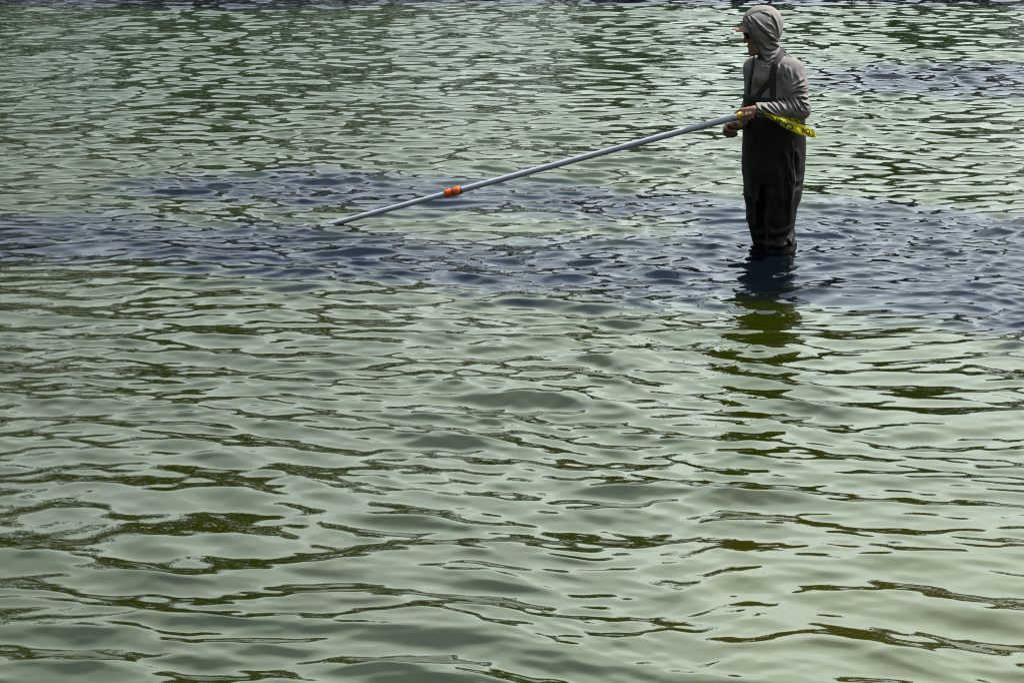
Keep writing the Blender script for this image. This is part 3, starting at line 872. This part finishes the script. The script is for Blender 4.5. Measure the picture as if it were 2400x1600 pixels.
def strap(name, front, back, width, n=26, field=None, parent=waders, mat=M_STRAP, thick=0.004, smooth=2, lift=0.003):
    field = field or FS
    pts = [field.hit(*p) if len(p) == 2 else np.array(p) for p in front] + [np.array(b) for b in back]
    pts = resample(pts, n)
    pts = [field.snap(p, 0.0015) for p in pts]
    # iron out the small folds so that the webbing bridges them
    for _ in range(smooth): pts = [pts[0]] + [(pts[i - 1] + 2 * pts[i] + pts[i + 1]) / 4 for i in range(1, len(pts) - 1)] + [pts[-1]]
    nr = [field.normal(p) for p in pts]
    nr = [sum(nr[max(0, i - 3):i + 4]) for i in range(len(nr))]
    pts = [p + q / np.linalg.norm(q) * lift for p, q in zip(pts, nr)]
    # keep both edges of the webbing clear of the cloth
    for _ in range(4):
        for i in range(len(pts)):
            t = pts[min(i + 1, len(pts) - 1)] - pts[max(i - 1, 0)]; n = nr[i] / np.linalg.norm(nr[i])
            sd = np.cross(t / np.linalg.norm(t), n)
            d = min(float(field.sample(pts[i] + sd * width * k)) for k in (-0.5, -0.25, 0, 0.25, 0.5))
            if d < 0.0015: pts[i] = pts[i] + n * (0.0015 - d)
        pts = [pts[0]] + [(pts[i - 1] + 4 * pts[i] + pts[i + 1]) / 6 for i in range(1, len(pts) - 1)] + [pts[-1]]
    return ribbon(name, pts, nr, width, thick, mat, parent)

sl_top = NECK + BL * 0.105 + [0, 0, 0.055]
sr_top = NECK - BL * 0.105 + [0, 0, 0.055]
back_mid = CHEST - BF * 0.16 + [0, 0, 0.02]
strap('shoulder_strap', [(1810, 186), (1817, 160), (1826, 136), (1834, 118)], [sl_top - BF * 0.05, NECK + BL * 0.08 - BF * 0.14 - [0, 0, 0.06], back_mid], 0.036, 40, smooth=1, lift=0.007)
strap('shoulder_strap', [(1756, 228), (1755, 205), (1762, 175), (1769, 150)], [sr_top + BF * 0.01, NECK - BL * 0.08 - BF * 0.13 - [0, 0, 0.06], back_mid - BL * 0.01], 0.030)
strap('strap_fork', [(1811, 184), (1797, 200), (1784, 214), (1776, 228)], [], 0.030, 12)
strap('strap_fork', [(1811, 184), (1812, 200), (1812, 215), (1813, 230)], [], 0.034, 12)
bk = FS.hit(1810, 186, 0.004)
bm = bmesh.new(); bmesh.ops.create_cube(bm, size=1.0, matrix=Matrix.Diagonal((0.046, 0.012, 0.016, 1)))
bmesh.ops.bevel(bm, geom=bm.edges[:], offset=0.003, segments=2, affect='EDGES')
me = bpy.data.meshes.new('strap_buckle'); bm.to_mesh(me); bm.free()
b_ = part('strap_buckle', me, M_STRAP, waders, Vector(bk - ORG)); b_.rotation_euler = (0.15, -0.25, -0.35)
# rim band of the bib
rim_pts = []
for a in np.linspace(-1.9, 1.9, 44):
    dirn = BF * math.cos(a) + BL * math.sin(a)
    p = np.array([CHEST[0], MAN_Y, 0]) + dirn * 0.18
    p[2] = Z(226) + 0.10 * np.clip((p[:2] - np.array([MAN_X, MAN_Y])) @ BF[:2] - 0.02, -0.2, 0.2) - 0.018
    rim_pts.append(FW.snap(p, 0.001))
ribbon('bib_rim', rim_pts, [FW.normal(p) for p in rim_pts], 0.026, 0.003, M_STRAP, waders)
strap('side_seam', [(1857, 332), (1860, 360), (1857, 390), (1862, 415), (1860, 440), (1855, 470), (1853, 500), (1853, 530), (1857, 555), (1857, 572)], [], 0.0075, 40, FW, waders, M_SEAM, 0.0015)
strap('side_seam', [(1846, 395), (1850, 420), (1856, 436)], [], 0.005, 14, FW, waders, M_SEAM, 0.0012)
# hem tape along the hood opening, its dark grey partly the seam's painted shadow
hem = [(1750, 50), (1757, 66), (1764, 82), (1771, 98), (1778, 114), (1785, 130), (1791, 145)]
strap('hood_hem', hem, [], 0.009, 24, FS, shirt, M_HEM_SHADE, 0.003)
strap('collar_label', [(1786, 153), (1793, 154), (1800, 151)], [], 0.016, 8, FS, shirt, M_LABEL, 0.0015, smooth=6, lift=0.011)
strap('hood_crease_shade', [(1748, 44), (1760, 33), (1776, 27), (1796, 25)], [], 0.004, 16, FS, shirt, M_HEM_SHADE, 0.0012, lift=0.001)  # dark strip painted in for the shadow of a crease over the crown

# cap: crown inside the hood, peak out in front
def lathe_cap():
    bm = bmesh.new(); rows = []
    for i in range(9):
        el = math.radians(2 + 86 * i / 8); row = []
        for k in range(28):
            a = 2 * math.pi * k / 28
            row.append(bm.verts.new(H(-0.004 + 0.0990 * math.cos(el) * math.cos(a), 0.0785 * math.cos(el) * math.sin(a), 0.026 + 0.096 * math.sin(el)) - ORG))
        rows.append(row)
    for a, b in zip(rows, rows[1:]):
        for k in range(28): bm.faces.new((a[k], a[(k + 1) % 28], b[(k + 1) % 28], b[k]))
    bm.faces.new(rows[-1]); bmesh.ops.recalc_face_normals(bm, faces=bm.faces)
    me = bpy.data.meshes.new('cap'); bm.to_mesh(me); bm.free(); me.polygons.foreach_set('use_smooth', [True] * len(me.polygons))
    return me
cap = part('cap', lathe_cap(), M_CAP, person); tag(cap, 'brown camouflage cap worn under the hood')
def cap_peak():
    bm = bmesh.new(); top = []; bot = []
    nu, nv = 18, 8
    for side, rows in ((0.0, bot), (0.006, top)):
        for j in range(nv + 1):
            v = j / nv; row = []
            for i in range(nu + 1):
                a = (i / nu - 0.5) * 2 * math.radians(74)
                r0f, r0l = 0.096, 0.078
                ff = -0.004 + r0f * math.cos(a) + v * 0.068 * math.cos(a) ** 0.8 * (1 if True else 0)
                ll = r0l * math.sin(a) * (1 + 0.04 * v)
                uu = 0.046 + 0.004 * v - 0.042 * (math.sin(a) ** 2) * (0.35 + 0.65 * v) + side * (1 - 0.5 * v)
                row.append(bm.verts.new(H(ff, ll, uu) - ORG))
            rows.append(row)
    for rows in (top, bot):
        for a, b in zip(rows, rows[1:]):
            for k in range(nu): bm.faces.new((a[k], a[k + 1], b[k + 1], b[k]))
    for k in range(nu): bm.faces.new((top[-1][k], top[-1][k + 1], bot[-1][k + 1], bot[-1][k]))
    for s in (0, nu):
        for j in range(nv): bm.faces.new((top[j][s], top[j + 1][s], bot[j + 1][s], bot[j][s]))
    bmesh.ops.recalc_face_normals(bm, faces=bm.faces)
    me = bpy.data.meshes.new('peak'); bm.to_mesh(me); bm.free(); me.polygons.foreach_set('use_smooth', [True] * len(me.polygons))
    return me
part('peak', cap_peak(), M_CAP, cap)

# sunglasses: two wrapped lenses, bridge and arms
glasses = bpy.data.objects.new('sunglasses', None); link(glasses, person)
def lens(s):
    bm = bmesh.new(); R0 = []
    for j in range(7):
        v = j / 6 - 0.5; row = []
        for i in range(11):
            u = i / 10
            l = s * (0.006 + 0.060 * u); f = 0.101 - 0.032 * u ** 1.8 - 0.012 * abs(v) ** 2
            row.append(bm.verts.new(H(f, l, 0.004 + v * 0.040 * (1 - 0.35 * u * u) - 0.002 * u) - ORG))
        R0.append(row)
    for a, b in zip(R0, R0[1:]):
        for k in range(10): bm.faces.new((a[k], a[k + 1], b[k + 1], b[k]))
    r = bmesh.ops.solidify(bm, geom=bm.faces[:], thickness=0.003)
    bmesh.ops.recalc_face_normals(bm, faces=bm.faces)
    me = bpy.data.meshes.new('lens'); bm.to_mesh(me); bm.free(); me.polygons.foreach_set('use_smooth', [True] * len(me.polygons))
    return me
for s in (1, -1):
    part('lens', lens(s), M_LENS, glasses)
    arm = [H(0.070, s * 0.067, 0.014), H(0.04, s * 0.074, 0.014), H(0.0, s * 0.081, 0.010), H(-0.02, s * 0.082, 0.0)]
    ribbon('temple_arm', resample(arm, 8), [HL * s] * 8, 0.008, 0.004, M_LENS, glasses)
ribbon('bridge', [H(0.102, 0.009, 0.012), H(0.104, 0, 0.013), H(0.102, -0.009, 0.012)], [HF] * 3, 0.006, 0.004, M_LENS, glasses)

# ------------------------------------------------------------------ pole
def tube_mesh(name, pts, radii, org, seg=20, cap=True):
    bm = bmesh.new(); rings = []
    ax = Vector(pts[-1] - pts[0]).normalized(); u = ax.orthogonal().normalized(); w = ax.cross(u)
    for p, r in zip(pts, radii):
        rings.append([bm.verts.new(Vector(p - org) + (u * math.cos(2 * math.pi * k / seg) + w * math.sin(2 * math.pi * k / seg)) * r) for k in range(seg)])
    for a, b in zip(rings, rings[1:]):
        for k in range(seg): bm.faces.new((a[k], a[(k + 1) % seg], b[(k + 1) % seg], b[k]))
    if cap: bm.faces.new(rings[0]); bm.faces.new(rings[-1])
    bmesh.ops.recalc_face_normals(bm, faces=bm.faces)
    me = bpy.data.meshes.new(name); bm.to_mesh(me); bm.free()
    me.polygons.foreach_set('use_smooth', [len(p.vertices) == 4 for p in me.polygons])
    return me

def pole_mat(name, base, worn, fac):
    m, nt, bsdf, out = new_mat(name)
    tc = N(nt, 'ShaderNodeTexCoord'); no = N(nt, 'ShaderNodeTexNoise'); no.inputs['Scale'].default_value = 9; no.inputs['Detail'].default_value = 7
    mr = N(nt, 'ShaderNodeMapRange'); mr.inputs[1].default_value = fac; mr.inputs[2].default_value = fac + 0.12
    mx = N(nt, 'ShaderNodeMix', data_type='RGBA'); mx.inputs[6].default_value = (*base, 1); mx.inputs[7].default_value = (*worn, 1)
    L = nt.links.new
    L(tc.outputs['Object'], no.inputs['Vector']); L(no.outputs['Fac'], mr.inputs[0]); L(mr.outputs[0], mx.inputs[0]); L(mx.outputs[2], bsdf.inputs['Base Color'])
    bsdf.inputs['Roughness'].default_value = 0.38; bsdf.inputs['Metallic'].default_value = 0.0
    return m
M_POLE = pole_mat('blue_grey_fibreglass', (0.40, 0.43, 0.50), (0.46, 0.47, 0.50), 0.55)
M_POLE_W = pole_mat('worn_fibreglass', (0.36, 0.39, 0.45), (0.46, 0.38, 0.30), 0.52)
M_ORANGE = cloth_mat('orange_plastic', (0.62, 0.075, 0.008), (0.85, 0.13, 0.012), 0.5, 90, 0.6, 260)
M_YELLOW = cloth_mat('yellow_plastic', (0.75, 0.44, 0.01), (0.85, 0.58, 0.02), 0.45, 40, 0.3, 260)
M_RUBBER = cloth_mat('black_rubber', (0.01, 0.01, 0.01), (0.02, 0.02, 0.02), 0.6, 60, 0.3)

pole = bpy.data.objects.new('telescopic_pole', None); link(pole); pole.location = PO_TIP - np.array([0, 0, 0.12])
tag(pole, 'long blue-grey telescopic pole with orange collar, slanting from the hand into the water', 'pole')
PORG = np.array(pole.location)
def along(px):
    """distance from the hand down to where the pole crosses photo column px"""
    best = None
    for s in np.linspace(-0.3, 3.4, 3000):
        p = PO_HAND + PO_DIR * s
        d = p[1] * math.cos(PITCH) + (CAM_H - p[2]) * math.sin(PITCH)
        e = abs(1200 + 4000 * p[0] / d - px)
        if best is None or e < best[0]: best = (e, s)
    return best[1]
s_or0, s_or1 = along(1081), along(1044)
s_tip = float(np.linalg.norm(PO_TIP - PO_HAND)) + 0.45
s_ye0, s_ye1 = along(1740), along(1730)
S = lambda s: PO_HAND + PO_DIR * s
part('upper_tube', tube_mesh('upper_tube', [S(-0.07), S(-0.069), S(-0.06), S(0.6), S(1.2), S(s_or0 + 0.02)], [0.0150, 0.0172, 0.0172, 0.0172, 0.0172, 0.0172], PORG, cap=False), M_POLE, pole)
s_w = along(852)
part('lower_tube', tube_mesh('lower_tube', [S(s_or1 - 0.02), S(s_or1 + 0.4), S(s_w)], [0.0158] * 3, PORG, cap=False), M_POLE, pole)
wt = part('worn_tip', tube_mesh('worn_tip', [S(s_w), S(s_w + 0.1), S(s_tip - 0.02), S(s_tip)], [0.0158, 0.0158, 0.0156, 0.008], PORG, cap=False), M_POLE_W, pole)
Lg = s_or1 - s_or0
gp = part('collar_grip', tube_mesh('collar_grip', [S(s_or0 + Lg * t) for t in (0, .02, .10, .25, .40, .47, .48, .53, .54, .62, .78, .92, .98, 1)],
     [0.019, 0.0235, 0.0262, 0.0268, 0.0258, 0.0242, 0.0222, 0.0222, 0.0238, 0.0250, 0.0256, 0.0245, 0.0215, 0.018], PORG, 24), M_ORANGE, pole)
tag(gp, 'bright orange locking collar')
part('ring', tube_mesh('ring', [S(s_or0 + Lg * t) for t in (.465, .475, .535, .545)], [0.0236, 0.0249, 0.0249, 0.0236], PORG, 24), M_RUBBER, gp)
part('end_ring', tube_mesh('end_ring', [S(s_or0 - 0.008), S(s_or0 - 0.007), S(s_or0 + 0.001), S(s_or0 + 0.002)], [0.0176, 0.021, 0.021, 0.018], PORG, 24), M_RUBBER, gp)
yc = part('hand_collar', tube_mesh('hand_collar', [S(s_ye0), S(s_ye0 + 0.002), S((s_ye0 + s_ye1) / 2), S(s_ye1 - 0.004), S(s_ye1)], [0.0178, 0.0215, 0.0225, 0.0215, 0.0180], PORG, 24), M_YELLOW, pole)
tag(yc, 'yellow collar beside the gripping hand')

# ------------------------------------------------------------------ caution tape
def tape_mat():
    m, nt, bsdf, out = new_mat('yellow_tape')
    tc = N(nt, 'ShaderNodeTexCoord'); no = N(nt, 'ShaderNodeTexNoise'); no.inputs['Scale'].default_value = 35; no.inputs['Detail'].default_value = 4
    mx = N(nt, 'ShaderNodeMix', data_type='RGBA'); mx.inputs[6].default_value = (0.62, 0.56, 0.01, 1); mx.inputs[7].default_value = (0.80, 0.76, 0.03, 1)
    bp = N(nt, 'ShaderNodeBump'); bp.inputs['Strength'].default_value = 0.6; bp.inputs['Distance'].default_value = 0.004
    L = nt.links.new
    L(tc.outputs['Object'], no.inputs['Vector']); L(no.outputs['Fac'], mx.inputs[0]); L(mx.outputs[2], bsdf.inputs['Base Color'])
    L(no.outputs['Fac'], bp.inputs['Height']); L(bp.outputs[0], bsdf.inputs['Normal'])
    bsdf.inputs['Roughness'].default_value = 0.35
    tr = N(nt, 'ShaderNodeBsdfTranslucent'); tr.inputs['Color'].default_value = (0.75, 0.70, 0.02, 1)
    ms = N(nt, 'ShaderNodeMixShader'); ms.inputs[0].default_value = 0.35
    L(bsdf.outputs[0], ms.inputs[1]); L(tr.outputs[0], ms.inputs[2]); L(ms.outputs[0], out.inputs['Surface'])
    return m
M_TAPE = tape_mat()
M_PRINT = cloth_mat('black_print', (0.006, 0.006, 0.005), (0.014, 0.013, 0.01), 0.5, 80, 0.1)

class Strip:
    """a limp strip of tape: upper and lower edge curves, with crumples"""
    def __init__(self, top, bot, amp, seed, nu=60, nv=8):
        self.T = resample(top, nu + 1); self.B = resample(bot, nu + 1); self.nu, self.nv, self.amp, self.seed = nu, nv, amp, seed
    def pt(self, u, v, off=0.0):
        x = np.clip(u, 0, 1) * self.nu; i = min(int(x), self.nu - 1); f = x - i
        T = self.T[i] * (1 - f) + self.T[i + 1] * f; B = self.B[i] * (1 - f) + self.B[i + 1] * f
        p = B + (T - B) * v
        w = self.amp * (0.6 * math.sin(u * 23 + v * 2.2 + self.seed) + 0.5 * math.sin(u * 41 - v * 3 + 2 * self.seed) + 0.8 * math.sin(v * 4.0 + u * 7))
        return p + np.array([0, w - off, 0])
    def mesh(self, org, ragged=True):
        bm = bmesh.new(); g = []
        for i in range(self.nu + 1):
            row = []
            for j in range(self.nv + 1):
                u = i / self.nu; v = j / self.nv
                if ragged and i == self.nu: u += 0
                p = self.pt(u, v)
                if ragged and i == self.nu: p = p + np.array([0.008 * math.sin(j * 2.3 + self.seed), 0.004 * math.cos(j * 1.9), 0.005 * math.sin(j * 3.1)])
                row.append(bm.verts.new(Vector(p - org)))
            g.append(row)
        for a, b in zip(g, g[1:]):
            for k in range(self.nv): bm.faces.new((a[k], a[k + 1], b[k + 1], b[k]))
        me = bpy.data.meshes.new('strip'); bm.to_mesh(me); bm.free()
        me.polygons.foreach_set('use_smooth', [True] * len(me.polygons))
        return me
    def text(self, word, u0, u1, v0, v1, org, flip=False):
        cu = bpy.data.curves.new('print', 'FONT'); cu.body = word; cu.size = 1.0; cu.resolution_u = 3; cu.offset = 0.03
        ob = bpy.data.objects.new('print', cu); COL.objects.link(ob)
        dg = bpy.context.evaluated_depsgraph_get(); me = bpy.data.meshes.new_from_object(ob.evaluated_get(dg))
        bpy.data.objects.remove(ob); 
        bm = bmesh.new(); bm.from_mesh(me)
        bmesh.ops.triangulate(bm, faces=bm.faces[:])
        bmesh.ops.subdivide_edges(bm, edges=[e for e in bm.edges if e.calc_length() > 0.25], cuts=2)
        xs = [v.co.x for v in bm.verts]; ys = [v.co.y for v in bm.verts]
        x0, x1, y0, y1 = min(xs), max(xs), min(ys), max(ys)
        for v in bm.verts:
            a = (v.co.x - x0) / (x1 - x0); b = (v.co.y - y0) / (y1 - y0)
            if flip: a, b = 1 - a, 1 - b
            v.co = Vector(self.pt(u0 + (u1 - u0) * a, v0 + (v1 - v0) * b, 0.0016) - org)
        bm.to_mesh(me); bm.free(); me.name = 'print'
        return me

tape = bpy.data.objects.new('caution_tape', None); link(tape); TORG = at(1795, 268, -0.27); tape.location = TORG
tag(tape, 'crumpled strip of yellow caution tape hanging under the forearm', 'tape')
d0 = -0.275
front = Strip([at(1784, 262, d0 + .03), at(1800, 267, d0), at(1830, 276, d0), at(1864, 288, d0 - .005), at(1892, 299, d0 + .01), at(1910, 309, d0 + .03)],
              [at(1786, 268, d0 + .03), at(1797, 274, d0), at(1822, 289, d0), at(1848, 304, d0 - .005), at(1888, 319, d0 + .01), at(1913, 323, d0 + .03)], 0.0055, 1.3)
rear = Strip([at(1786, 258, d0 + .045), at(1806, 262, d0 + .025), at(1835, 265, d0 + .03), at(1858, 272, d0 + .03), at(1874, 284, d0 + .025)],
             [at(1788, 268, d0 + .045), at(1808, 278, d0 + .022), at(1835, 286, d0 + .022), at(1856, 292, d0 + .022), at(1870, 298, d0 + .02)], 0.005, 4.1)
s1 = part('strip', front.mesh(TORG), M_TAPE, tape)
s2 = part('strip', rear.mesh(TORG), M_TAPE, tape)
part('print', front.text('CAUTION', 0.02, 0.58, 0.05, 0.74, TORG, True), M_PRINT, s1)
part('print', front.text('NO', 0.74, 0.875, 0.24, 0.90, TORG), M_PRINT, s1)
part('print', front.text('CAU', 0.85, 0.99, -0.02, 0.32, TORG), M_PRINT, s1)
part('print', rear.text('CAUTION', 0.20, 0.99, 0.36, 0.95, TORG), M_PRINT, s2)
